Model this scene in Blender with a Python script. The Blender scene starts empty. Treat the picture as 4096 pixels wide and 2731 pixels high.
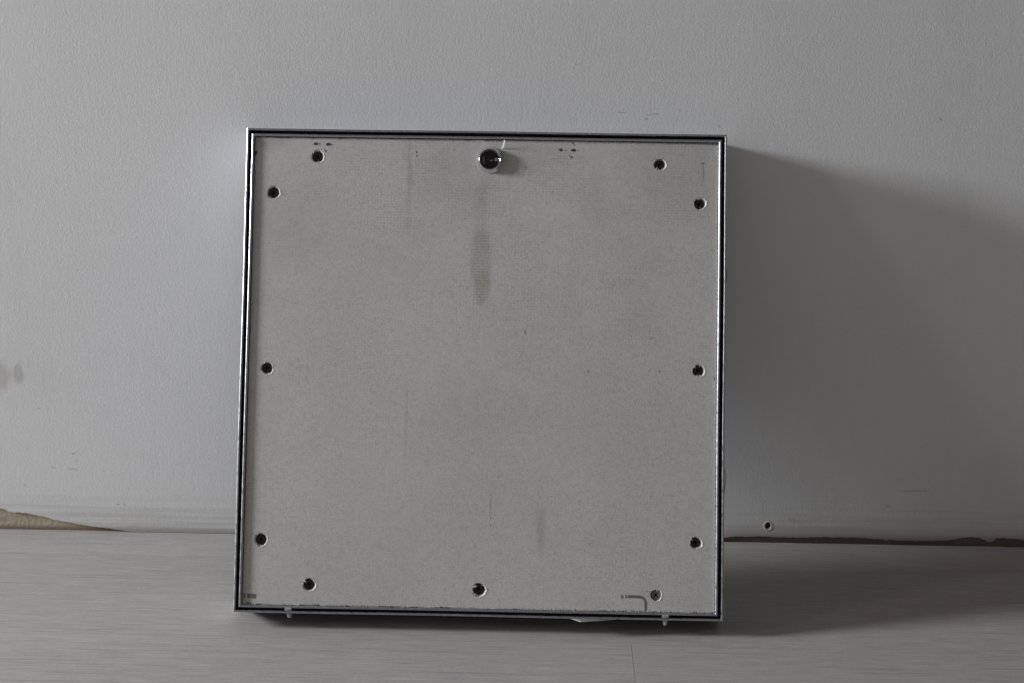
import bpy, bmesh, math, random
from mathutils import Vector, Matrix, geometry
random.seed(7)
scene = bpy.context.scene
COL = scene.collection

# ------------------------------------------------------------------ camera
cam_d = bpy.data.cameras.new('camera')
cam_d.sensor_width = 22.3
cam_d.lens = 34.84
cam_d.clip_start = 0.05
cam_d.clip_end = 60
cam_d.dof.use_dof = True
cam_d.dof.focus_distance = 2.03
cam_d.dof.aperture_fstop = 5.0
cam = bpy.data.objects.new('camera', cam_d)
COL.objects.link(cam)
CC = Vector((0.06701341, -2.03820748, 0.93603903))
CR = Vector((0.99975361, 0.01956583, 0.01048359))
CU = Vector((-0.01591959, 0.30286779, 0.95289961))
CF = Vector((-0.01546913, 0.95283172, -0.30310464))
m = Matrix.Identity(4)
for i in range(3):
    m[i][0] = CR[i]; m[i][1] = CU[i]; m[i][2] = -CF[i]; m[i][3] = CC[i]
cam.matrix_world = m
scene.camera = cam

# ------------------------------------------------------------------ light
world = bpy.data.worlds.new('World')
scene.world = world
world.use_nodes = True
bg = world.node_tree.nodes['Background']
bg.inputs[0].default_value = (1.0, 0.945, 0.895, 1)
bg.inputs[1].default_value = 0.14

def area(name, loc, target, sx, sy, power, col):
    d = bpy.data.lights.new(name, 'AREA')
    d.shape = 'RECTANGLE'; d.size = sx; d.size_y = sy
    d.energy = power; d.color = col
    o = bpy.data.objects.new(name, d)
    COL.objects.link(o)
    o.location = loc
    o.rotation_euler = (Vector(target) - Vector(loc)).to_track_quat('-Z', 'Y').to_euler()
    return o
# the window of the room, far off to the left, standing at right angles to the wall
area('window_light', (-5.0, -0.66, 1.92), (0.0, -0.66, 1.92), .80, .92, 385, (0.955, 0.975, 1.0))
# a second narrower opening further into the room
area('side_window_light', (-5.0, -2.27, 2.4), (0.0, -2.27, 2.4), .55, .45, 24, (0.98, 0.985, 1.0))

scene.view_settings.view_transform = 'Standard'
scene.view_settings.look = 'None'
scene.view_settings.exposure = 0
scene.view_settings.gamma = 1
scene.render.engine = 'CYCLES'
scene.cycles.max_bounces = 10
scene.cycles.diffuse_bounces = 6

# ------------------------------------------------------------------ helpers
def tag(o, label=None, cat=None, group=None, kind=None):
    if label: o['label'] = label
    if cat: o['category'] = cat
    if group: o['group'] = group
    if kind: o['kind'] = kind
    return o

def mesh_obj(name, verts, faces, mat, parent=None, smooth=False, loc=None):
    me = bpy.data.meshes.new(name)
    me.from_pydata([tuple(v) for v in verts], [], faces)
    me.update()
    bm = bmesh.new(); bm.from_mesh(me)
    bmesh.ops.recalc_face_normals(bm, faces=bm.faces)
    bm.to_mesh(me); bm.free()
    if smooth:
        for p in me.polygons: p.use_smooth = True
    if mat: me.materials.append(mat)
    o = bpy.data.objects.new(name, me)
    COL.objects.link(o)
    if parent: o.parent = parent
    if loc: o.location = loc
    return o

class MB:
    def __init__(s): s.v = []; s.f = []
    def add(s, vs, fs):
        b = len(s.v); s.v += [tuple(v) for v in vs]; s.f += [tuple(b + i for i in f) for f in fs]
    def box(s, x0, x1, y0, y1, z0, z1):
        s.add([(x0,y0,z0),(x1,y0,z0),(x1,y1,z0),(x0,y1,z0),(x0,y0,z1),(x1,y0,z1),(x1,y1,z1),(x0,y1,z1)],
              [(0,1,2,3),(4,7,6,5),(0,4,5,1),(1,5,6,2),(2,6,7,3),(3,7,4,0)])
    def prism(s, poly, y0, y1):
        "closed polygon in local x,z given a thickness along y"
        n = len(poly)
        s.add([(x, y0, z) for x, z in poly] + [(x, y1, z) for x, z in poly],
              [tuple(range(n)), tuple(range(2*n-1, n-1, -1))] + [(i, (i+1) % n, n+(i+1) % n, n+i) for i in range(n)])
    def build(s, name, mat, parent=None, smooth=False):
        return mesh_obj(name, s.v, s.f, mat, parent, smooth)

def lathe(prof, seg, cx, cy, cz, jit=None):
    "profile of (radius, y) turned about the y axis through cx, cz"
    vs, fs = [], []
    for r, y in prof:
        for k in range(seg):
            a = 2 * math.pi * k / seg
            rr = r * (jit[k] if jit else 1)
            vs.append((cx + rr * math.cos(a), cy + y, cz + rr * math.sin(a)))
    for i in range(len(prof) - 1):
        for k in range(seg):
            a, b = i*seg+k, i*seg+(k+1) % seg
            fs.append((a, b, b+seg, a+seg))
    return vs, fs

def in_poly(p, poly):
    c = False; j = len(poly) - 1
    for i in range(len(poly)):
        a, b = poly[i], poly[j]
        if (a[1] > p[1]) != (b[1] > p[1]) and p[0] < (b[0]-a[0]) * (p[1]-a[1]) / (b[1]-a[1]) + a[0]: c = not c
        j = i
    return c

def sheet(name, outer, holes, y, mat, parent=None, thick=0.0, extra=()):
    "flat sheet in x,z with holes; edge walls run back by thick"
    vs = [Vector(p) for p in outer]; es = [(i, (i+1) % len(outer)) for i in range(len(outer))]
    for h in holes:
        b = len(vs); vs += [Vector(p) for p in h]; es += [(b+i, b+(i+1) % len(h)) for i in range(len(h))]
    vs += [Vector(p) for p in extra]
    ov, oe, of, _, _, _ = geometry.delaunay_2d_cdt(vs, es, [], 1, 1e-7)
    keep = []
    for f in of:
        c = (sum(ov[i][0] for i in f) / len(f), sum(ov[i][1] for i in f) / len(f))
        if in_poly(c, outer) and not any(in_poly(c, h) for h in holes): keep.append(tuple(f))
    bm = bmesh.new()
    bv = [bm.verts.new((p[0], y, p[1])) for p in ov]
    for f in keep:
        try: bm.faces.new([bv[i] for i in f])
        except ValueError: pass
    bm.normal_update()
    for f in bm.faces:
        if f.normal.y > 0: f.normal_flip()
    if thick:
        be = [e for e in bm.edges if e.is_boundary]
        r = bmesh.ops.extrude_edge_only(bm, edges=be)
        nv = [g for g in r['geom'] if isinstance(g, bmesh.types.BMVert)]
        bmesh.ops.translate(bm, vec=(0, thick, 0), verts=nv)
        bmesh.ops.recalc_face_normals(bm, faces=bm.faces)
        up = [f for f in bm.faces if abs(f.normal.y) > .9]
        if up and up[0].normal.y > 0:
            for f in bm.faces: f.normal_flip()
    for v in [v for v in bm.verts if not v.link_faces]: bm.verts.remove(v)
    me = bpy.data.meshes.new(name); bm.to_mesh(me); bm.free()
    me.materials.append(mat)
    o = bpy.data.objects.new(name, me); COL.objects.link(o)
    if parent: o.parent = parent
    return o

# ------------------------------------------------------------------ materials
class Mat:
    def __init__(s, name, rough=.6, metal=0, base=(.5, .5, .5), spec=None):
        s.m = bpy.data.materials.new(name); s.m.use_nodes = True
        s.t = s.m.node_tree; s.b = s.t.nodes['Principled BSDF']
        s.b.inputs['Roughness'].default_value = rough; s.b.inputs['Metallic'].default_value = metal
        s.b.inputs['Base Color'].default_value = (*base, 1)
        if spec is not None: s.b.inputs['Specular IOR Level'].default_value = spec
        s.co = None
    def n(s, typ, **kw):
        nd = s.t.nodes.new(typ)
        for k, v in kw.items(): setattr(nd, k, v)
        return nd
    def put(s, sock, v):
        if isinstance(v, bpy.types.NodeSocket): s.t.links.new(v, sock)
        elif v is not None:
            if isinstance(v, (tuple, list)) and len(v) == 3 and len(sock.default_value) == 4: v = (*v, 1)
            sock.default_value = v
    def math(s, op, a, b=None, clamp=False):
        nd = s.n('ShaderNodeMath', operation=op, use_clamp=clamp); s.put(nd.inputs[0], a); s.put(nd.inputs[1], b)
        return nd.outputs[0]
    def coord(s):
        if not s.co: s.co = s.n('ShaderNodeTexCoord').outputs['Object']
        return s.co
    def xyz(s):
        if not hasattr(s, '_x'):
            nd = s.n('ShaderNodeSeparateXYZ'); s.put(nd.inputs[0], s.coord()); s._x = nd.outputs
        return s._x
    def noise(s, scale, sv=(1, 1, 1), detail=4, rough=.55, w=0):
        mp = s.n('ShaderNodeMapping'); mp.inputs['Scale'].default_value = sv; mp.inputs['Location'].default_value = (w, w*.7, w*1.3)
        s.put(mp.inputs['Vector'], s.coord())
        nd = s.n('ShaderNodeTexNoise'); nd.inputs['Scale'].default_value = scale
        nd.inputs['Detail'].default_value = detail; nd.inputs['Roughness'].default_value = rough
        s.put(nd.inputs['Vector'], mp.outputs[0])
        return nd.outputs['Fac']
    def ramp(s, v, lo, hi, a=0., b=1.):
        nd = s.n('ShaderNodeMapRange', interpolation_type='SMOOTHSTEP'); nd.clamp = True
        s.put(nd.inputs['Value'], v)
        for k, q in zip(('From Min', 'From Max', 'To Min', 'To Max'), (lo, hi, a, b)): s.put(nd.inputs[k], q)
        return nd.outputs[0]
    def mix(s, f, a, b, mode='MIX'):
        nd = s.n('ShaderNodeMix', data_type='RGBA', blend_type=mode)
        s.put(nd.inputs[0], f); s.put(nd.inputs[6], a); s.put(nd.inputs[7], b)
        return nd.outputs[2]
    def color(s, v): s.put(s.b.inputs['Base Color'], v)
    def bump(s, hs, dist):
        nd = s.n('ShaderNodeBump'); nd.inputs['Strength'].default_value = 1
        nd.inputs['Distance'].default_value = dist; s.put(nd.inputs['Height'], hs)
        s.put(s.b.inputs['Normal'], nd.outputs[0])
    def blob(s, x, z, rx, rz, soft=.5, wob=None):
        X, Y, Z = s.xyz()
        dx = s.math('DIVIDE', s.math('SUBTRACT', X, x), rx); dz = s.math('DIVIDE', s.math('SUBTRACT', Z, z), rz)
        d = s.math('SQRT', s.math('ADD', s.math('MULTIPLY', dx, dx), s.math('MULTIPLY', dz, dz)))
        if wob is not None: d = s.math('ADD', d, s.math('MULTIPLY', s.math('SUBTRACT', wob, .5), 1.2))
        return s.ramp(d, 1 + soft, 1 - soft)

def speckle(M, c, amt=.06, sc=900):
    "very fine, barely visible mottle"
    n = M.n('ShaderNodeTexNoise'); n.inputs['Scale'].default_value = sc; n.inputs['Detail'].default_value = 1
    M.put(n.inputs['Vector'], M.coord())
    return M.mix(amt, c, n.outputs['Color'], 'OVERLAY')

# wall paint: white, rolled, scuffed and dusty towards the floor
M = Mat('wall_paint', .75)
X, Y, Z = M.xyz()
big = M.noise(2.2, detail=2)
fine = M.noise(300, (1, 1, .6), 2)
c = M.mix(M.ramp(big, .35, .65), (.785, .787, .797), (.81, .812, .82))
c = M.mix(M.math('MULTIPLY', M.ramp(M.noise(9, (1, 1, .6), 5, .6, 5), .5, .75), .22), c, (.62, .63, .65))
streak = M.noise(30, (.10, 1, 5.0), 5, .6, 3)
low = M.ramp(Z, .075, .0)
dust = M.math('MULTIPLY', M.math('MULTIPLY', low, M.ramp(streak, .35, .65)), .55)
c = M.mix(dust, c, (.42, .39, .36))
c = M.mix(M.math('MULTIPLY', M.ramp(Z, .014, .0), .75), c, (.34, .30, .27))
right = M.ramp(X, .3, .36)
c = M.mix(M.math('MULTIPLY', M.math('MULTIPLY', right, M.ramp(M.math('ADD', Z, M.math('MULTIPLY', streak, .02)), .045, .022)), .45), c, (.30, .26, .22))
patches = M.noise(26, (.35, 1, 1.6), 6, .7, 9)
c = M.mix(M.math('MULTIPLY', M.math('MULTIPLY', M.ramp(patches, .60, .72), M.ramp(Z, .16, .02)), .35), c, (.30, .28, .27))
specks = M.noise(230, (1, 1, 1), 1, .5, 2)
c = M.mix(M.math('MULTIPLY', M.ramp(specks, .80, .84), .5), c, (.30, .28, .27))
c = M.mix(M.math('MULTIPLY', M.ramp(M.noise(14, (3.0, 1, .35), 4, .6, 33), .5, .78), .10), c, (.60, .61, .63))
c = M.mix(M.math('MULTIPLY', M.ramp(M.noise(420, (1.1, 1, .9), 1, .5, 37), .45, .8), .16), c, (.52, .53, .55))
c = M.mix(M.math('MULTIPLY', M.blob(-.62, .228, .045, .035, .8, M.noise(40, detail=5)), .10), c, (.45, .42, .38))
wb = M.noise(55, detail=6, rough=.65)
c = M.mix(M.math('MULTIPLY', M.blob(-.6590, .2265, .0130, .0185, .45, M.noise(70, (1.4, 1, .7), 5, .6, 3)), .55), c, (.50, .45, .40))
c = M.mix(M.math('MULTIPLY', M.blob(-.6345, .2300, .0070, .0135, .45, M.noise(90, (1.2, 1, .7), 5, .6, 8)), .55), c, (.48, .44, .39))
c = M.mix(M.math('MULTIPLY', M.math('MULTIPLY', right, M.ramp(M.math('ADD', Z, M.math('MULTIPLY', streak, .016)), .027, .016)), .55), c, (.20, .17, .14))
c = speckle(M, c, .10, 800)
M.color(c)
h = M.math('ADD', M.math('MULTIPLY', M.noise(330, (1.3, 1, .75), 3, .6), 1.0), M.math('MULTIPLY', M.noise(110, (1.5, 1, .6), 2), .5))
M.bump(h, .00020)
WALL = M.m
# bare plaster where the paint skin ends
M = Mat('bare_plaster', .9)
c = M.mix(M.noise(25, (.4, 1, 1.5), 5, .65), (.35, .29, .21), (.58, .53, .42))
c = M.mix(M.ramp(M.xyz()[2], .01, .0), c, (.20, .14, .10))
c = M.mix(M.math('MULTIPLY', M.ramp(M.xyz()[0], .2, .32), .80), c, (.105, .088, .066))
c = M.mix(M.math('MULTIPLY', M.ramp(M.noise(70, (.5, 1, 1), 4, .6, 4), .55, .7), .4), c, (.25, .2, .15))
M.color(c); M.bump(M.noise(180, detail=4), .0008)
PLASTER = M.m
M = Mat('wall_stain', .85)
M.color(M.mix(M.noise(60, detail=5), (.54, .515, .48), (.66, .645, .61))); M.bump(M.noise(300), .0005)
STAIN = M.m
M = Mat('pencil', .7)
M.color(M.mix(M.noise(500), (.27, .27, .29), (.50, .50, .52)))
PENCIL = M.m

# laminate floor: pale greyed oak with long fine grain
def floor_mat(name, w, tint):
    M = Mat(name, .5, spec=.3)
    g1 = M.noise(60, (.16, .8, 1), 6, .75, w)
    g2 = M.noise(520, (.013, .8, 1), 4, .7, w + 3)
    g4 = M.noise(900, (.022, .9, 1), 3, .7, w + 23)
    g3 = M.noise(5, (.5, 1.2, 1), 3, .5, w + 8)
    c = M.mix(M.ramp(g1, .3, .7), tuple(v * tint for v in (.325, .309, .296)), tuple(v * tint for v in (.342, .326, .313)))
    c = M.mix(M.math('MULTIPLY', M.ramp(g2, .46, .66), .45), c, (.235, .222, .212))
    c = M.mix(M.math('MULTIPLY', M.ramp(g4, .5, .66), .50), c, (.205, .193, .184))
    c = M.mix(M.math('MULTIPLY', M.ramp(g4, .48, .34), .50), c, (.47, .453, .438))
    c = M.mix(M.math('MULTIPLY', M.ramp(M.noise(520, (.5, 1, 1), 2, .6, w + 40), .5, .8), .35), c, (.20, .19, .18))
    c = M.mix(M.math('MULTIPLY', M.ramp(M.noise(520, (.5, 1, 1), 2, .6, w + 47), .5, .8), .30), c, (.50, .485, .47))
    c = M.mix(M.math('MULTIPLY', M.ramp(g3, .45, .7), .12), c, (.41, .40, .385))
    dark = M.noise(420, (.012, .8, 1), 4, .6, w + 12)
    c = M.mix(M.math('MULTIPLY', M.ramp(dark, .58, .64), .45), c, (.20, .188, .178))
    c = M.mix(M.math('MULTIPLY', M.ramp(M.noise(500, (1, 1, 1), 1, .5, w + 30), .80, .84), .5), c, (.17, .16, .15))
    c = speckle(M, c, .10, 1000)
    M.color(c)
    M.put(M.b.inputs['Roughness'], M.ramp(g1, .3, .7, .48, .60))
    M.bump(M.math('ADD', M.math('MULTIPLY', g2, .6), M.math('MULTIPLY', g4, .5)), .00018)
    return M.m
FLOORS = [floor_mat('laminate', i * 5.3, t) for i, t in enumerate((1.0, .97, 1.02))]
M = Mat('joint', .9, base=(.03, .028, .03)); JOINT = M.m

# mill aluminium
def metal(name, base, rough, bumpd=.00012, var=.1):
    M = Mat(name, rough, 1)
    n = M.noise(120, (1, 1, 1), 4, .6)
    M.color(M.mix(n, tuple(v * (1 - var) for v in base), tuple(min(1, v * (1 + var)) for v in base)))
    M.put(M.b.inputs['Roughness'], M.ramp(n, .3, .7, rough - .05, rough + .08))
    M.bump(M.noise(260, (1, 1, 1), 3), bumpd)
    return M.m
ALU = metal('mill_aluminium', (.50, .52, .555), .30, .000012, .03)
GALV = metal('galvanised_steel', (.42, .44, .46), .42, .0002, .2)
CHROME = metal('chrome', (.78, .79, .84), .11, .00001, .02)
CHROME_DARK_REFL = metal('chrome_dark_reflection', (.05, .06, .09), .34, .00001, .05)  # chrome collar: the dark room it mirrors is put into the base colour
CORE = metal('lock_core_metal', (.045, .045, .045), .24, .00003, .1)  # core colour darkened in place of the dark reflection on it
COPPER_GLINT = metal('copper_glint', (.55, .38, .27), .35, .0001, .1)  # coppery colour of the painted glint in the keyway
SCREWM = Mat('black_phosphate', .45, .4, (.045, .045, .048)).m
SCREWZ = Mat('zinc_screw', .5, .5, (.20, .20, .20)).m
PIT = Mat('recess_black', .9, 0, (.008, .008, .008)).m  # paints the shade inside the screws' cross recess
RUBBER = Mat('black_rubber', .8, 0, (.008, .009, .018)).m
DARK = Mat('chip_black', .8, 0, (.03, .03, .035)).m  # near-black base colour of the edge chip
INKS = []
for nm, a, b in (('violet_ink', (.030, .028, .055), (.075, .07, .11)), ('brown_mark', (.09, .075, .065), (.19, .17, .15)), ('faint_mark', (.31, .295, .28), (.38, .365, .35))):
    M = Mat(nm, .8); M.color(M.mix(M.noise(900, detail=3), a, b)); INKS.append(M.m)
M = Mat('stamp_ink', .8)
sx = M.noise(1500, (1, .01, .05), 1)
M.color(M.mix(M.ramp(sx, .35, .65), (.10, .10, .105), (.20, .195, .195))); STAMP = M.m
M = Mat('gypsum', .9); M.color(M.mix(M.noise(700, detail=4), (.50, .50, .47), (.82, .81, .77))); M.bump(M.noise(900, detail=4), .0006); GYPSUM = M.m
M = Mat('torn_paper', .85); M.color(M.mix(M.noise(600), (.45, .44, .42), (.68, .67, .64))); PAPER = M.m
M = Mat('thread', .7, 0, (.62, .62, .59)); THREAD = M.m
M = Mat('clear_plastic', .22, 0, (.72, .76, .76)); M.b.inputs['Transmission Weight'].default_value = .55; M.b.inputs['IOR'].default_value = 1.45; PLASTIC = M.m
M = Mat('white_sliver', .35, 0, (.85, .87, .87)); M.b.inputs['Transmission Weight'].default_value = .3; SLIVERM = M.m

# face of the board: grey card pressed over a woven mesh
M = Mat('board_card', .82, spec=.25)
X, Y, Z = M.xyz()
n1 = M.noise(7, (1, 1, .8), 4, .55)
c = M.mix(M.ramp(n1, .3, .7), (.525, .512, .502), (.575, .562, .552))
n2 = M.noise(240, (.8, 1, 1), 3, .6, 2)
c = M.mix(M.math('MULTIPLY', M.ramp(n2, .4, .8), .22), c, (.27, .26, .245))
# weave rows every 3.5 mm, clearest near the top and in patches
row = M.math('SINE', M.math('MULTIPLY', M.math('ADD', Z, M.math('MULTIPLY', n2, .0012)), 2 * math.pi / .0035))
colw = M.math('SINE', M.math('MULTIPLY', M.math('ADD', X, M.math('MULTIPLY', n2, .0015)), 2 * math.pi / .0042))
patch = M.math('MULTIPLY', M.ramp(M.noise(16, (.6, 1, 1.4), 5, .65, 6), .38, .66), M.ramp(Z, .18, .56, .40, 1.))
gr = M.noise(330, (.75, 1, 1.1), 2, .6, 15)
c = M.mix(M.math('MULTIPLY', M.math('MULTIPLY', M.math('MULTIPLY', M.ramp(row, .1, 1.), M.ramp(gr, .35, .65, .25, 1.)), patch), .36), c, (.22, .205, .20))
c = M.mix(M.math('MULTIPLY', M.math('MULTIPLY', M.ramp(colw, .3, 1.), patch), .15), c, (.22, .205, .20))
c = M.mix(M.math('MULTIPLY', M.ramp(gr, .50, .80), .24), c, (.25, .235, .23))
c = M.mix(M.math('MULTIPLY', M.ramp(M.noise(520, (1, 1, 1), 1, .5, 21), .45, .8), .30), c, (.27, .255, .24))
c = M.mix(M.math('MULTIPLY', M.ramp(M.noise(430, (1.2, 1, .8), 1, .5, 31), .52, .85), .35), c, (.68, .66, .63))
c = M.mix(M.math('MULTIPLY', M.ramp(M.noise(4.5, (1, 1, 1.2), 4, .6, 41), .45, .72), .14), c, (.26, .25, .24))
# long greenish brown smear below the lock
wob = M.noise(60, (1, 1, .3), 3, .5, 1)
rag = M.math('MULTIPLY', M.noise(500, (.5, 1, 1), 2, .6, 5), 1)
sm = M.math('MULTIPLY', M.math('MULTIPLY', M.blob(-.0045, .440, .0112, .044, .42, wob), M.ramp(Z, .482, .472)), M.math('MULTIPLY', M.ramp(row, -.9, .8, .45, 1.), M.ramp(rag, .3, .6, .55, 1.)))
c = M.mix(M.math('MULTIPLY', sm, .50), c, (.22, .21, .175))
sm3 = M.math('MULTIPLY', M.blob(-.0025, .405, .0090, .020, .35, wob), M.ramp(row, -.9, .8, .35, 1.))
c = M.mix(M.math('MULTIPLY', sm3, .38), c, (.22, .21, .175))
sm2 = M.math('MULTIPLY', M.blob(-.0045, .500, .0085, .040, .6, wob), M.ramp(rag, .3, .6, .5, 1.))
c = M.mix(M.math('MULTIPLY', sm2, .20), c, (.22, .20, .175))
for x, z, rx, rz, k in ((-.093, .255, .0016, .045, .16), (-.0955, .53, .003, .05, .20), (.0757, .105, .005, .026, .26), (.13, .30, .004, .004, .12),
                        (-.10, .571, .006, .016, .12), (.27, .555, .003, .016, .12), (.11, .40, .02, .03, .06), (-.235, .50, .05, .06, .07),
                        (.02, .57, .10, .02, .10), (.25, .55, .06, .05, .08), (-.05, .54, .06, .03, .10), (-.27, .585, .02, .01, .2)):
    c = M.mix(M.math('MULTIPLY', M.blob(x, z, rx, rz, .7, wob), k), c, (.17, .155, .135))
c = M.mix(M.math('MULTIPLY', M.ramp(M.noise(420, (1, 1, 1), 1, .5, 3), .80, .84), .5), c, (.16, .14, .13))
c = speckle(M, c, .08, 1100)
M.color(c)
M.bump(M.math('ADD', M.math('MULTIPLY', M.noise(500, (1, 1, 1), 3), .8), M.math('MULTIPLY', M.math('MULTIPLY', row, patch), .12)), .00025)
CARD = M.m

# ------------------------------------------------------------------ measured positions, metres
# on the panel: x across, z up the face; on the wall: x, z; on the floor: x, y
HOLES = [(-0.2111, 0.5661, 0.0082), (-0.2654, 0.5198, 0.0083), (-0.2677, 0.3, 0.008), (-0.2692, 0.0884, 0.0083), (-0.2082, 0.0347, 0.0082), (0.001, 0.0324, 0.0086), (0.2179, 0.0298, 0.0071), (0.2662, 0.0943, 0.0076), (0.2674, 0.3057, 0.0078), (0.2673, 0.5135, 0.0078), (0.217, 0.562, 0.0078)]
SPOTS = [(-0.2135, 0.5818, 0.0062, 0.0034, 0), (-0.2087, 0.5819, 0.0016, 0.0016, 0), (-0.1978, 0.5814, 0.0068, 0.004, 0), (-0.1933, 0.581, 0.0016, 0.0016, 0), (-0.201, 0.5728, 0.0022, 0.0022, 0), (-0.2025, 0.5749, 0.0016, 0.0016, 0), (0.0932, 0.5785, 0.0047, 0.0037, 0), (0.0988, 0.5781, 0.0016, 0.0012, 1), (0.1088, 0.5783, 0.0065, 0.004, 0), (0.115, 0.5783, 0.0012, 0.0012, 1), (0.1042, 0.5713, 0.0016, 0.0016, 0), (0.1067, 0.5695, 0.0025, 0.0025, 0), (0.1081, 0.5872, 0.0019, 0.0025, 1), (0.1099, 0.5847, 0.0012, 0.0019, 1), (-0.0871, 0.5729, 0.0016, 0.0031, 1), (-0.0867, 0.5685, 0.0016, 0.0025, 1), (-0.0405, 0.5767, 0.0022, 0.0022, 2), (-0.0132, 0.5558, 0.0006, 0.0028, 1), (0.0502, 0.555, 0.0006, 0.0025, 0), (0.0521, 0.3496, 0.0006, 0.0056, 1), (0.211, 0.3453, 0.0037, 0.0016, 2), (0.2702, 0.5639, 0.0037, 0.0019, 1), (0.2709, 0.5529, 0.0009, 0.0155, 2), (0.2073, 0.345, 0.0016, 0.0016, 2), (-0.2818, 0.0114, 0.0068, 0.0025, 1), (0.1305, 0.3025, 0.0028, 0.0028, 2), (0.2189, 0.3036, 0.0012, 0.0037, 2)]
BAR = [[(0.1748, 0.0291), (0.176, 0.0291), (0.1761, 0.0251), (0.1748, 0.0251)], [(0.1766, 0.0291), (0.178, 0.0291), (0.1781, 0.0252), (0.1767, 0.0251)], [(0.1803, 0.0295), (0.1818, 0.0295), (0.1819, 0.0255), (0.1803, 0.0255)]]
CURVE = [(0.1831, 0.0275), (0.1895, 0.0277), (0.1956, 0.0276), (0.1993, 0.0274), (0.2024, 0.0262), (0.2045, 0.0238), (0.2055, 0.0202), (0.2055, 0.0157), (0.2056, 0.0108)]
LBAR = [[(-0.284, 0.0226), (-0.2726, 0.0222), (-0.2727, 0.0167), (-0.2838, 0.0171)], [(-0.2883, 0.0228), (-0.2861, 0.0229), (-0.286, 0.0171), (-0.2881, 0.0171)]]
CRACK = [(0.0133, 0.1494), (0.0133, 0.1387), (0.013, 0.1295), (0.013, 0.1234)]
BLIST = [(0.013, 0.1191), (0.013, 0.1102)]
LOCK = (0.0047, 0.5643)
SLIV = [(0.0186, 0.5791), (0.0195, 0.5791), (0.0225, 0.5889), (0.0238, 0.5871), (0.0214, 0.5798)]
PINS = [(-0.2326, 0.0033), (0.2295, 0.0041)]
PINTIP = [(-0.2314, -0.0061), (0.2296, -0.0065)]
FILM = [(0.1127, 0.0001), (0.1194, -0.0022), (0.1262, -0.0035), (0.1378, -0.0025), (0.1561, -0.0012), (0.1743, 0.0006)]
TAB = [[(0.2999, 0.4462), (0.301, 0.4322), (0.3014, 0.4157), (0.3002, 0.412)], [(0.3002, 0.1873), (0.3021, 0.1843), (0.3016, 0.1715), (0.2999, 0.1439)]]
CHIP = (-0.2893, 0.5687)
FLAPS = [(0.2869, 0.2908), (0.2869, 0.2865), (0.2859, 0.2967)]
TORN_L = [(-0.6798, 0.0345), (-0.6696, 0.0309), (-0.663, 0.0273), (-0.6507, 0.0267), (-0.6352, 0.0248), (-0.6145, 0.0206), (-0.5939, 0.015), (-0.5732, 0.0112), (-0.5524, 0.0078), (-0.528, 0.0048), (-0.5107, 0.0025)]
TORN_R = [(0.3255, 0.0085), (0.3461, 0.0111), (0.3806, 0.0126), (0.4291, 0.0116), (0.4683, 0.0131), (0.5091, 0.0135), (0.5396, 0.0115), (0.5708, 0.0094), (0.6087, 0.0098), (0.643, 0.0112), (0.6597, 0.0172), (0.6768, 0.0179), (0.6875, 0.0147), (0.6949, 0.0096), (0.7017, 0.0105), (0.7061, 0.0174), (0.7251, 0.0166), (0.7494, 0.0144)]
WSCREW = (0.3905, 0.0263)
MARKS = [((0.1642, 0.5967), (0.176, 0.5965)), ((0.2016, 0.5946), (0.207, 0.5947)), ((0.208, 0.595), (0.2175, 0.5958)), ((0.1999, 0.5885), (0.2037, 0.5895)), ((0.2944, 0.5814), (0.2968, 0.5786)), ((0.5743, 0.5959), (0.5779, 0.5918)), ((-0.6121, 0.1819), (-0.6094, 0.1816)), ((-0.5775, 0.0941), (-0.5645, 0.0925)), ((-0.5999, 0.0955), (-0.5948, 0.0945)), ((-0.5707, 0.1157), (-0.5662, 0.1169)), ((-0.5134, 0.0414), (-0.5088, 0.0419)), ((-0.5039, 0.0431), (-0.4999, 0.0402)), ((-0.6403, 0.0687), (-0.6373, 0.0669)), ((0.5496, 0.0586), (0.5575, 0.0584)), ((0.5682, 0.082), (0.609, 0.0832)), ((0.617, 0.0405), (0.6193, 0.0375)), ((0.698, 0.03), (0.7005, 0.0286)), ((0.1098, 0.6576), (0.1118, 0.6566))]
FSPOT = [(-0.6163, -0.0677), (-0.13, -0.3257)]

# ------------------------------------------------------------------ wall and floor
FOOT = -0.0005
wall = mesh_obj('wall', [(-6, .012, -.05), (6, .012, -.05), (6, .012, 3.2), (-6, .012, 3.2)], [(0, 1, 2, 3)], PLASTER)
wall.data.flip_normals() if wall.data.polygons[0].normal.y > 0 else None
tag(wall, kind='structure')
# the paint skin lies 3 mm in front of the bare plaster and ends in a torn line just above the floor
wall.location.y = -0.009
def smooth_jit(pts, step=.003, amp=.0007):
    out = []
    for (a, b) in zip(pts, pts[1:]):
        n = max(1, int(math.hypot(b[0]-a[0], b[1]-a[1]) / step))
        for k in range(n):
            t = k / n
            out.append((a[0] + (b[0]-a[0]) * t + random.uniform(-.2, .2) * step, max(.0004, a[1] + (b[1]-a[1]) * t + random.uniform(-1, 1) * amp)))
    out.append(pts[-1])
    return out
low = [(-6, .004), (-1.6, .004), (-1.1, .02), (-.85, .03), (-.72, .036)] + smooth_jit(TORN_L, .004, .0006) + [(-.495, .0006), (.30, .0006), (.312, .004)] + smooth_jit([(x, z * .82) for x, z in TORN_R], .003, .0007) + [(.80, .012), (.95, .018), (1.3, .006), (6, .004)]
wx, wz = WSCREW
rs = random.Random(3)
pit = [(wx + .0042*math.cos(2*math.pi*k/22)*rs.uniform(.92, 1.08), wz + .0055*math.sin(2*math.pi*k/22)*rs.uniform(.92, 1.08)) for k in range(22)]
sk = sheet('paint_layer', low + [(6, 3.2), (-6, 3.2)], [pit], 0, WALL, None, .0028)
sk.parent = wall; sk.location.y = .009
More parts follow.
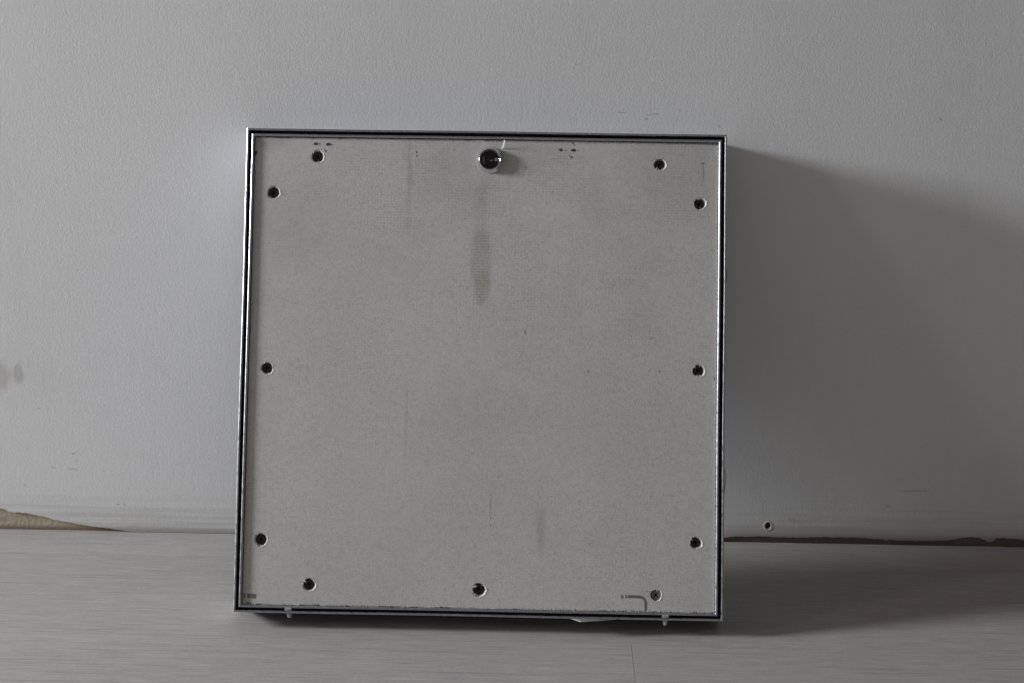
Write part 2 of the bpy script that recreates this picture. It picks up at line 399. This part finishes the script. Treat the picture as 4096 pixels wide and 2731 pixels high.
# scuffs and pencil ticks on the paint
def ribbon(name, a, b, w, y, mat, parent, th=.00015):
    ax, az = a; bx, bz = b; L = math.hypot(bx-ax, bz-az) or 1e-6
    n = max(2, int(L / .0025)); px, pz = -(bz-az)/L, (bx-ax)/L
    up, dn = [], []
    for k in range(n + 1):
        t = k / n; ww = w * random.uniform(.35, 1) * (.4 + .6 * math.sin(math.pi * min(max(t, .08), .92)))
        cx, cz = ax + (bx-ax)*t + px*random.uniform(-.3, .3)*w, az + (bz-az)*t + pz*random.uniform(-.3, .3)*w
        up.append((cx + px*ww/2, cz + pz*ww/2)); dn.append((cx - px*ww/2, cz - pz*ww/2))
    mb = MB(); mb.prism(up + dn[::-1], y, y + th)
    return mb.build(name, mat, parent)
for a, b in MARKS:
    ribbon('scuff_mark', a, b, .0009, .009 - .0002, PENCIL, wall)
# screw sunk in the wall beside the panel with a raised ring of filler
jit = [1 + .07 * math.sin(3*k) + random.uniform(-.04, .04) for k in range(24)]
v, f = lathe([(.0060, .0001), (.0054, -.0004), (.0047, -.0005), (.0041, .0002), (.0040, .0028)], 24, wx, .009, wz, jit)
v = [(x, y, wz + (z - wz) * 1.25) for x, y, z in v]
mesh_obj('filler_ring', v, f, GYPSUM, wall, True)
def screw_mesh(name, r, mat, parent, loc, rot=0., arm=.0034, wd=.0012, deep=.0030, dome=.0005):
    "flat bugle head with a cross recess"
    cr = []
    for q in range(4):
        a = rot + q * math.pi / 2; ca, sa = math.cos(a), math.sin(a)
        for u, w in ((wd/2, -wd/2), (arm, -wd/2*.8), (arm, wd/2*.8)):
            cr.append((u*ca - w*sa, u*sa + w*ca))
    seg = 28
    outer = [(r*math.cos(2*math.pi*k/seg), r*math.sin(2*math.pi*k/seg)) for k in range(seg)]
    ring = [(r*.8*math.cos(2*math.pi*k/seg), r*.8*math.sin(2*math.pi*k/seg)) for k in range(seg)]
    vs = [Vector(p) for p in ring] + [Vector(p) for p in cr]
    es = [(i, (i+1) % seg) for i in range(seg)] + [(seg+i, seg+(i+1) % len(cr)) for i in range(len(cr))]
    ov, _, of, *_ = geometry.delaunay_2d_cdt(vs, es, [], 1, 1e-8)
    mb = MB()
    fs = [tuple(f) for f in of if not in_poly((sum(ov[i][0] for i in f)/3, sum(ov[i][1] for i in f)/3), cr)]
    mb.add([(p[0], 0, p[1]) for p in ov], fs)
    n = len(cr)
    mb.add([(x, 0, z) for x, z in cr] + [(x*.45, deep, z*.45) for x, z in cr], [(i, (i+1) % n, n+(i+1) % n, n+i) for i in range(n)] + [tuple(range(2*n-1, n-1, -1))])
    mb.add([(x, 0, z) for x, z in ring] + [(x, dome, z) for x, z in outer] + [(x*.5, .005, z*.5) for x, z in outer],
           [(i, (i+1) % seg, seg+(i+1) % seg, seg+i) for i in range(seg)] + [(seg+i, seg+(i+1) % seg, 2*seg+(i+1) % seg, 2*seg+i) for i in range(seg)])
    o = mb.build(name, mat, parent); o.location = loc
    o.data.materials.append(PIT)
    for p in o.data.polygons:
        if len(fs) <= p.index < len(fs) + n + 1: p.material_index = 1
    return o
s = screw_mesh('screw', .0038, SCREWM, wall, (wx - .0002, .0108, wz), .5, .0022, .0009, .002)
s.scale = (1, 1, 1.2)

floor = mesh_obj('floor', [(-6, .003, -.004), (6, .003, -.004), (6, -5, -.004), (-6, -5, -.004)], [(0, 3, 2, 1)], JOINT)
tag(floor, kind='structure')
# planks run along the wall
edges = [.003, -.072, -.185, -.298, -.411, -.524, -.637, -.75, -.863, -.976]
seams = [.95, .82, .90, .1877, -.9, .8, .33, .0, -.4]
g = .00022
for r in range(len(edges) - 1):
    y1, y0 = edges[r], edges[r+1]
    if r + 1 < len(edges): pass
    xs = [seams[r] + k * 1.92 for k in (-3, -2, -1, 0, 1, 2, 3)]
    for i in range(len(xs) - 1):
        a, b = xs[i] + g, xs[i+1] - g
        gy = g * (.15 if r < 3 else .3)
        mb = MB()
        ch = .0003
        mb.add([(a+ch, y0+gy+ch, 0), (b-ch, y0+gy+ch, 0), (b-ch, y1-gy-ch, 0), (a+ch, y1-gy-ch, 0),
                (a, y0+gy, -ch*.6), (b, y0+gy, -ch*.6), (b, y1-gy, -ch*.6), (a, y1-gy, -ch*.6),
                (a, y0+gy, -.0038), (b, y0+gy, -.0038), (b, y1-gy, -.0038), (a, y1-gy, -.0038)],
               [(0,1,2,3),(4,5,1,0),(5,6,2,1),(6,7,3,2),(7,4,0,3),(8,9,5,4),(9,10,6,5),(10,11,7,6),(11,8,4,7)])
        mb.build('floor_plank', FLOORS[(r * 2 + i) % 3], floor)
mb = MB()
mb.add([(-6, -.976, -.0002), (6, -.976, -.0002), (6, -4.9, -.0002), (-6, -4.9, -.0002)], [(0, 3, 2, 1)])
tag(mb.build('floor_boards', FLOORS[0], floor), kind='stuff')
for x, y in FSPOT:
    mb = MB(); p = [(x + .0012*math.cos(a)*random.uniform(.6, 1.2), y + .0012*math.sin(a)*random.uniform(.6, 1.2)) for a in (0, 1, 2, 3, 4, 5)]
    mb.add([(q[0], q[1], .0002) for q in p], [tuple(range(6))]); mb.build('dirt_speck', PENCIL, floor)

# ------------------------------------------------------------------ the access panel
S, T, LEAN = .6, .06, math.radians(21.583)
panel = bpy.data.objects.new('access_panel', None); COL.objects.link(panel)
panel.location = (0, -S * math.sin(LEAN), 0)
panel.rotation_euler = (-LEAN, 0, -.001)
tag(panel, 'square metal framed access hatch with grey plasterboard face leaning against the white wall', 'access panel')
FR = -T            # local y of the front face; local z runs up the face, local y into the depth

def mitred(profile, side, half_w, z0, z1, wig=0.):
    "one rail of a mitred frame; profile = closed list of (inward, depth)"
    W, Hh = half_w, z1
    n = len(profile); vs = []
    N = 24
    for k in range(N + 1):
        t = k / N
        for (u, d) in profile:
            uu = u
            if side == 'L': x, z = -W + uu, (z0 + u) + ((z1 - u) - (z0 + u)) * t
            elif side == 'R': x, z = W - uu, (z0 + u) + ((z1 - u) - (z0 + u)) * t
            elif side == 'B': z, x = z0 + uu, (-W + u) + (2 * (W - u)) * t
            else: z, x = z1 - uu, (-W + u) + (2 * (W - u)) * t
            if 0 < k < N and wig:
                o = wig * math.sin(t * 9.1 + len(side) + ord(side)) * math.sin(math.pi * t)
                if side in 'LR': x += o
                else: z += o
            vs.append((x, FR + d, z))
    fs = [tuple(range(n)), tuple(range(N*n+n-1, N*n-1, -1))]
    for k in range(N):
        for i in range(n):
            fs.append((k*n+i, k*n+(i+1) % n, (k+1)*n+(i+1) % n, (k+1)*n+i))
    return vs, fs
mm = .001
outer_prof = [(0, 60*mm), (0, .75*mm), (.22*mm, .38*mm), (.55*mm, .17*mm), (1.0*mm, 0), (1.8*mm, 0), (2.2*mm, .05*mm), (2.5*mm, .24*mm), (2.8*mm, .75*mm),
              (2.8*mm, 12*mm), (12*mm, 12*mm), (12*mm, 13.4*mm), (2.8*mm, 13.4*mm), (2.8*mm, 44*mm), (8*mm, 44*mm), (8*mm, 45.4*mm), (1.6*mm, 45.4*mm), (1.6*mm, 60*mm)]
for sd in 'LRBT':
    v, f = mitred(outer_prof, sd, .3, 0, .6, .0003)
    mesh_obj('frame_rail', v, f, ALU, panel)
G = {'L': 3.7, 'R': 4.0, 'B': 3.2, 'T': 4.0}
DX0, DX1, DZ0, DZ1 = -.3 + 6.4*mm, .3 - 6.9*mm, 6.1*mm, .6 - 6.7*mm
cxd, hwd = (DX0 + DX1) / 2, (DX1 - DX0) / 2
door_prof = [(0, 11.4*mm), (0, .85*mm), (.30*mm, .40*mm), (.65*mm, .17*mm), (1.1*mm, 0), (1.7*mm, 0), (1.95*mm, .08*mm), (2.6*mm, .50*mm), (3.0*mm, 1.0*mm),
             (3.0*mm, 9.4*mm), (16*mm, 9.4*mm), (16*mm, 10.4*mm), (1.2*mm, 10.4*mm), (1.2*mm, 11.4*mm)]
for sd in 'LRBT':
    v, f = mitred(door_prof, sd, hwd, DZ0, DZ1, .00015)
    v = [(x + cxd, y + .0004, z) for x, y, z in v]
    mesh_obj('door_rail', v, f, ALU, panel)
mb = MB()
gk = [(3.0*mm, 11.9*mm), (3.0*mm, 8.2*mm), (4.2*mm, 7.4*mm), (6.3*mm, 7.4*mm), (8*mm, 11.9*mm)]
for sd in 'LRBT':
    v, f = mitred(gk, sd, .3, 0, .6); mb.add(v, f)
mb.build('rubber_seal', RUBBER, panel)
# galvanised tray behind the board, closing the door
bk = mesh_obj('back_tray', [(-.284, FR+.0185, .016), (.284, FR+.0185, .016), (.284, FR+.0185, .584), (-.284, FR+.0185, .584),
                            (-.284, FR+.0200, .016), (.284, FR+.0200, .016), (.284, FR+.0200, .584), (-.284, FR+.0200, .584)],
              [(0, 1, 2, 3), (7, 6, 5, 4), (0, 4, 5, 1), (1, 5, 6, 2), (2, 6, 7, 3), (3, 7, 4, 0)], GALV, panel)

# board with ragged cut edges and its screw holes
BD = FR + .0038
def rag(a, b, base, amp, notch, nrm, seed, prob, slope=0.):
    rnd = random.Random(seed); out = []
    L = math.hypot(b[0]-a[0], b[1]-a[1]); n = int(L / .0017); k = 0
    depth = 0; left = 0
    for k in range(n + 1):
        t = k / n
        if left <= 0 and rnd.random() < prob: left = rnd.randint(2, 7); depth = rnd.uniform(.3, 1) * notch
        d = base + slope * t ** 6 + rnd.uniform(0, amp) + (depth * rnd.uniform(.6, 1.1) if left > 0 else 0); left -= 1
        out.append((a[0] + (b[0]-a[0]) * t + nrm[0] * d, a[1] + (b[1]-a[1]) * t + nrm[1] * d))
    return out
x0, x1, z0, z1 = DX0 + 3.0*mm, DX1 - 3.0*mm, DZ0 + 3.0*mm, DZ1 - 3.0*mm
ol = rag((x0, z0), (x1, z0), .0002, .0005, .0020, (0, 1), 3, .055) + rag((x1, z0), (x1, z1), .0007, .0002, .0003, (-1, 0), 5, .03) + \
     rag((x1, z1), (x0, z1), .0007, .0005, .0012, (0, -1), 9, .05) + rag((x0, z1), (x0, z0), .0011, .0003, .0012, (1, 0), 11, .012)
# the top edge drops away a little towards the right end
ol2 = []
for x, z in ol:
    if z > z1 - .004 and x > .12: z -= .0017 * ((x - .12) / .17) ** 2
    ol2.append((x, z))
cleaned = [ol2[0]]
for p in ol2[1:]:
    if math.hypot(p[0]-cleaned[-1][0], p[1]-cleaned[-1][1]) > .0006: cleaned.append(p)
hole_polys = []; hole_jit = []
for i, (hx, hz, hr) in enumerate(HOLES):
    rnd = random.Random(40 + i); seg = 40; ph = rnd.uniform(0, 6)
    j = [1 + .045*math.sin(2*math.pi*k/seg*3 + ph) + rnd.uniform(-.075, .075) for k in range(seg)]
    if i in (3,):
        for k in range(8, 13): j[k] *= 1.14
    hole_jit.append(j)
    hole_polys.append([(hx + hr*j[k]*math.cos(2*math.pi*k/seg), hz + hr*j[k]*math.sin(2*math.pi*k/seg)) for k in range(seg)])
lx, lz = LOCK
board = sheet('plasterboard', cleaned, hole_polys, BD, CARD, panel, .0030)
# screws sunk in torn holes
for i, (hx, hz, hr) in enumerate(HOLES):
    rnd = random.Random(90 + i); seg = 40; j = hole_jit[i]
    deep = .0016 if i == 6 else rnd.uniform(.0058, .0068)
    off = (rnd.uniform(-.0009, -.0003), rnd.uniform(0, .0006)) if i != 6 else (-.0001, 0)
    vs, fs = [], []
    rings = [(1.0, .0003, 0), (.955, .0012, .15), (.90, .0032, .5), (.845, deep * .8, .8), (.80, deep + .0012, 1.)]
    if i == 6: rings = [(1.0, .0002, 0), (.96, .0008, .3), (.93, .0022, 1)]
    for q, (s_, d_, o_) in enumerate(rings):
        for k in range(seg):
            a = 2*math.pi*k/seg; rr = hr * (j[k]*(1-o_*.7) + o_*.7) * s_ * (1 + (rnd.uniform(-.03, .03) if q else 0))
            vs.append((hx + off[0]*o_ + rr*math.cos(a), BD + d_, hz + off[1]*o_ + rr*math.sin(a)))
    for q in range(len(rings)-1):
        for k in range(seg):
            a, b = q*seg+k, q*seg+(k+1) % seg; fs.append((a, b, b+seg, a+seg))
    # a slightly lifted paper lip round the hole
    b = len(vs)
    for k in range(seg):
        a = 2*math.pi*k/seg; rr = hr*j[k]
        for e, y in ((1.0, -.00012), (1.05 + rnd.uniform(0, .05), -.0003*rnd.random() - .0001), (1.12 + rnd.uniform(0, .06), .0001)):
            vs.append((hx + rr*e*math.cos(a), BD + y, hz + rr*e*math.sin(a)))
    # lit lips mostly on the right flank
    for k in range(seg):
        a = 2*math.pi*k/seg
        if math.cos(a + .5) > .25 or rnd.random() < .18:
            p, q = b+3*k, b+3*((k+1) % seg); fs.append((p, q, q+1, p+1))
            if rnd.random() < .25: fs.append((p+1, q+1, q+2, p+2))
    # torn tongues of paper bent into the hole
    for q in range(2 if i == 6 else rnd.randint(3, 6)):
        a = rnd.choice((1.2, 1.9, 2.5, 4.4, 4.8, 5.0, 3.8)) + rnd.uniform(-.25, .25); w = rnd.uniform(.0003, .0010); L = rnd.uniform(.0012, .0042)
        r0 = hr*1.0; ca, sa = math.cos(a), math.sin(a); b2 = len(vs); tw = rnd.uniform(-.4, .4)
        vs += [(hx + r0*ca - w*sa, BD-.0001, hz + r0*sa + w*ca), (hx + r0*ca + w*sa, BD-.0001, hz + r0*sa - w*ca),
               (hx + (r0-L)*math.cos(a+tw*.3), BD + rnd.uniform(-.0012, .0010), hz + (r0-L)*math.sin(a+tw*.3))]
        fs.append((b2, b2+1, b2+2))
    me = bpy.data.meshes.new('screw_hole'); me.from_pydata(vs, [], fs); me.update(); me.materials.append(GYPSUM)
    o = bpy.data.objects.new('screw_hole', me); COL.objects.link(o); o.parent = board
    sr = .0062 if i == 6 else .0063
    sc = screw_mesh('screw', sr, SCREWZ if i == 6 else SCREWM, panel, (hx + off[0], BD + deep, hz + off[1]), .9 if i == 6 else rnd.uniform(0, 1.5),
                    .0033 if i == 6 else .0030, .0014, .0030)
    if i == 6: sc['label'] = 'paler grey screw set almost flush with the board'
# a flap curled across the bottom middle hole
hx, hz, hr = HOLES[5]
mb = MB()
pts = [(-.0072, .0022), (-.0050, .0030), (-.0028, .0042), (-.0034, .0052), (-.0058, .0052), (-.0074, .0040)]
mb.prism([(hx+a, hz+b) for a, b in pts], BD - .0007, BD - .0005)
mb.build('paper_flap', PAPER, board)
for i, (fx, fz) in enumerate(FLAPS):
    mb = MB(); mb.prism([(fx-.0015, fz-.0016), (fx+.0016, fz-.0016), (fx+.0016, fz+.0016), (fx-.0015, fz+.0016)] if i < 2 else [(fx-.0003, fz-.003), (fx, fz-.003), (fx, fz+.003), (fx-.0003, fz+.003)], BD - .0005, BD - .0001)
    mb.build('mesh_square', THREAD, board)
# threads of the reinforcing mesh bridging the cut
mb = MB(); rnd = random.Random(5)
x = x0 + .006
while x < x1:
    for zz, s in ((z0, 1), (z1, -1)):
        if rnd.random() < (.72 if s > 0 else (.35 if x < .1 else .8)):
            xx = x + rnd.uniform(-.0008, .0008); L = rnd.uniform(.0018, .0030) * (1.3 if s < 0 and x > .2 else 1); w = rnd.uniform(.00025, .00055)
            lean = rnd.uniform(-.0006, .0006)
            poly = [(xx-w/2, zz-s*.0001), (xx+w/2, zz-s*.0001), (xx+w/2+lean, zz+s*L), (xx-w/2+lean, zz+s*L)]
            mb.prism(poly, BD - .0004, BD - .0001)
    x += .0036
z = z0 + .003
while z < z1:
    mb.prism([(x1-.0016, z), (x1+.0001, z), (x1+.0001, z+.0011), (x1-.0016, z+.0011)], BD - .0003, BD - .00005)
    z += .0052
tag(mb.build('mesh_threads', THREAD, board), kind='stuff')
# dark chip at the upper left edge
cx_, cz_ = CHIP
mb = MB(); mb.prism([(cx_-.001, cz_+.0028), (cx_+.0022, cz_+.0026), (cx_+.0018, cz_-.0002), (cx_+.0010, cz_-.0028), (cx_-.001, cz_-.0030)], BD-.0003, BD-.0001)
mb.build('dark_chip', DARK, board)
# ink dots, stamped bars
for x, z, w, h, k in SPOTS:
    rnd = random.Random(int(x*1e5)); n = 12; ph = rnd.uniform(0, 6)
    poly = [(x + w/2*math.cos(2*math.pi*q/n)*(1+.12*math.sin(2*q+ph)+rnd.uniform(-.06, .06)), z + h/2*math.sin(2*math.pi*q/n)*(1+.12*math.cos(3*q+ph)+rnd.uniform(-.06, .06))) for q in range(n)]
    mb = MB(); mb.prism(poly, BD - .00012, BD - .00002)
    mb.build('ink_dot' if k == 0 else 'smudge', INKS[k], board)
mb = MB()
for poly in BAR: mb.prism(poly, BD - .0001, BD - .00002)
hw = .00185; up, dn = [], []
cv = []
for a, b in zip(CURVE, CURVE[1:]):
    for k in range(4): cv.append((a[0]+(b[0]-a[0])*k/4, a[1]+(b[1]-a[1])*k/4))
cv.append(CURVE[-1])
for i, p in enumerate(cv):
    a, b = cv[max(0, i-1)], cv[min(len(cv)-1, i+1)]; L = math.hypot(b[0]-a[0], b[1]-a[1]); nx, nz = -(b[1]-a[1])/L, (b[0]-a[0])/L
    hwi = hw * (1 if p[0] < .2 else .85)
    up.append((p[0]+nx*hwi, p[1]+nz*hwi)); dn.append((p[0]-nx*hwi, p[1]-nz*hwi))
n = len(up)
for i in range(n-1): mb.add([(up[i][0], BD-.0001, up[i][1]), (up[i+1][0], BD-.0001, up[i+1][1]), (dn[i+1][0], BD-.0001, dn[i+1][1]), (dn[i][0], BD-.0001, dn[i][1])], [(0, 1, 2, 3)])
mb.build('stamped_curve', STAMP, board)
mb = MB()
for poly in LBAR: mb.prism(poly, BD - .0001, BD - .00002)
mb.build('stamped_bar', STAMP, board)
for a, b in zip(CRACK, CRACK[1:]): ribbon('surface_crack', a, b, .0004, BD - .00012, INKS[2], board, .0001)
for a, b in (((.2053, .0344), (.2120, .0341)), ((.2078, .5688), (.2235, .5686)), ((.0085, .0332), (.0135, .0330)), ((-.2580, .5182), (-.2500, .5170))):
    ribbon('surface_crack', a, b, .0007, BD - .00012, INKS[1], board, .0001)
bx, bz = BLIST[0]; b2z = BLIST[1][1]
for cz, h in (((bz + .0012), .0040), (b2z + .0005, .0026)):
    vs, fs = lathe([(.0008, 0), (.0005, -.0002), (.0002, -.0003)], 10, bx, BD, cz)
    vs = [(x, y, cz + (z - cz) * h / .0012) for x, y, z in vs]
    mesh_obj('paper_blister', vs, fs + [tuple(range(20, 30))], CARD, board, True)

# cam lock
prof = [(.0167, .0), (.0167, -.0007), (.0163, -.0014), (.0155, -.0024), (.0147, -.0038), (.0141, -.0052), (.0137, -.0061), (.0133, -.0065), (.0130, -.0065), (.0127, -.0061)]
v, f = lathe(prof, 64, lx, BD, lz)
lock = mesh_obj('cam_lock', v, f, CHROME, panel, True)
lock['label'] = 'round chrome cam lock with a dark keyway'
v, f = lathe([(.0127, -.0061), (.0124, -.0054), (.0119, -.0047), (.0116, -.0046)], 64, lx, BD, lz)
mesh_obj('lock_collar', v, f, CHROME_DARK_REFL, lock, True)
# plug face with keyway slot
slot = [(-.0048, -.0012), (.0040, -.0012), (.0046, -.0002), (.0044, .0012), (-.0040, .0014), (-.0050, .0006)]
slot = [(lx + .0002 + a, lz + b) for a, b in slot]
disc = [(lx + .01155*math.cos(2*math.pi*k/48), lz + .01155*math.sin(2*math.pi*k/48)) for k in range(48)]
sheet('lock_plug', disc, [slot], BD - .0042, CORE, lock, .004)
v, f = lathe([(.01185, -.0044), (.0117, -.0049), (.01150, -.0049), (.0114, -.0044)], 64, lx, BD, lz)
mesh_obj('plug_rim', v, f, CHROME, lock, True)
mb = MB(); mb.prism([(lx+.0008, lz-.0024), (lx+.0048, lz-.0013), (lx+.0043, lz-.0005), (lx+.0002, lz-.0016)], BD-.0045, BD-.0041)
mb.build('keyway_glint', COPPER_GLINT, lock)  # copper highlight at the keyway, painted as a small raised piece
mb = MB(); mb.prism([(lx+.0062, lz-.0022), (lx+.0098, lz-.0020), (lx+.0100, lz+.0024), (lx+.0060, lz+.0018)], BD-.0046, BD-.0042)
mb.build('shutter_highlight', GALV, lock)  # pale highlight on the shutter, painted as a light metal plate
fc = bpy.data.curves.new('engraved_code', 'FONT'); fc.body = 'NSO'; fc.size = .0046; fc.extrude = .00005; fc.align_x = 'CENTER'; fc.align_y = 'CENTER'
fc.space_character = 1.05
fo = bpy.data.objects.new('tmp', fc); COL.objects.link(fo)
bpy.context.view_layer.update()
me = bpy.data.meshes.new_from_object(fo.evaluated_get(bpy.context.evaluated_depsgraph_get()))
bpy.data.objects.remove(fo)
me.name = 'engraved_code'; me.materials.clear(); me.materials.append(GALV)
eo = bpy.data.objects.new('engraved_code', me); COL.objects.link(eo); eo.parent = lock
eo.location = (lx - .0077, BD - .00428, lz - .0012); eo.rotation_euler = (math.pi/2, math.pi/2 - .12, 0)

# splinter of white plastic caught beside the lock
a, b, c_, d, e = SLIV
mesh_obj('plastic_sliver', [(a[0], BD-.0002, a[1]), (b[0], BD-.0010, b[1]), (c_[0], FR-.0050, c_[1]), (d[0], FR-.0044, d[1]), (e[0], BD-.0022, e[1]),
                            (a[0]+.0006, BD-.0001, a[1]+.0004), ((a[0]+c_[0])/2-.0012, FR-.0010, (a[1]+c_[1])/2+.0003)],
         [(0, 1, 4), (0, 4, 2), (4, 3, 2), (0, 2, 6), (0, 6, 5)], SLIVERM, panel)

# clear hinge pins hanging from the bottom rail
for (px, pz), (tx, tz) in zip(PINS, PINTIP):
    mb = MB()
    mb.box(px-.0042, px+.0042, FR+.0010, FR+.0065, .0030, .0062)
    mb.box(px-.0034, px+.0034, FR-.0006, FR+.0008, .0048, .0070)
    seg = 14; vs, fs = [], []
    zt = tz
    for r, z in ((.0036, .0030), (.0036, -.0004), (.0031, zt*.45), (.0023, zt*.9), (.0018, zt)):
        for k in range(seg):
            a = 2*math.pi*k/seg; vs.append((px + (tx-px)*(.003-z)/(.003-zt) + r*math.cos(a), FR + .0065 + r*math.sin(a)*1.4, z))
    for q in range(4):
        for k in range(seg): A, B = q*seg+k, q*seg+(k+1) % seg; fs.append((A, B, B+seg, A+seg))
    fs.append(tuple(range(4*seg, 5*seg)))
    mb.add(vs, fs)
    mb.build('hinge_pin', PLASTIC, panel)
# loose protective film along the bottom rail and at the right flank
top = [(p[0], .0003) for p in FILM]
mb = MB()
n = len(FILM)
vs = [(t[0], FR - .0004, t[1]) for t in top] + [(p[0], FR - .0012 - .003*math.sin(math.pi*i/(n-1)), p[1]) for i, p in enumerate(FILM)]
vs2 = vs + [(x, y + .0002, z) for x, y, z in vs]
fs = [(i, i+1, n+i+1, n+i) for i in range(n-1)]
fs2 = fs + [tuple(2*n + q for q in f_[::-1]) for f_ in fs]
mesh_obj('film_strip', vs2, fs2, ALU, panel)
mesh_obj('film_end', [(FILM[0][0], FR-.0018, FILM[0][1]+.0005), (FILM[2][0], FR-.0046, FILM[2][1]-.0001), (FILM[2][0]+.0003, FR-.0044, FILM[2][1]+.0010), (FILM[1][0]+.002, FR-.0030, -.0008)], [(0, 1, 2, 3)], SLIVERM, panel)
for q, T_ in enumerate(TAB):
    n = len(T_); hi = .0022 if q == 0 else .0022
    mb = MB()
    zs = [p[1] for p in T_]
    N = 10; vs = []; fs = []
    for k in range(N + 1):
        t = k / N; z = zs[0] + (zs[-1]-zs[0])*t
        b = math.sin(math.pi * (t ** 1.8 if q == 0 else t ** .55)) * hi
        vs += [(.2999 + b, FR + .006, z), (.2999 + b*.9, FR + .011, z), (.2999 + b - .00025, FR + .0061, z), (.2999 + b*.9 - .00025, FR + .0109, z)]
    for k in range(N):
        a = 4*k; fs += [(a, a+1, a+5, a+4), (a+2, a+6, a+7, a+3), (a, a+4, a+6, a+2), (a+1, a+3, a+7, a+5)]
    mesh_obj('film_tab', vs, fs, GALV, panel)
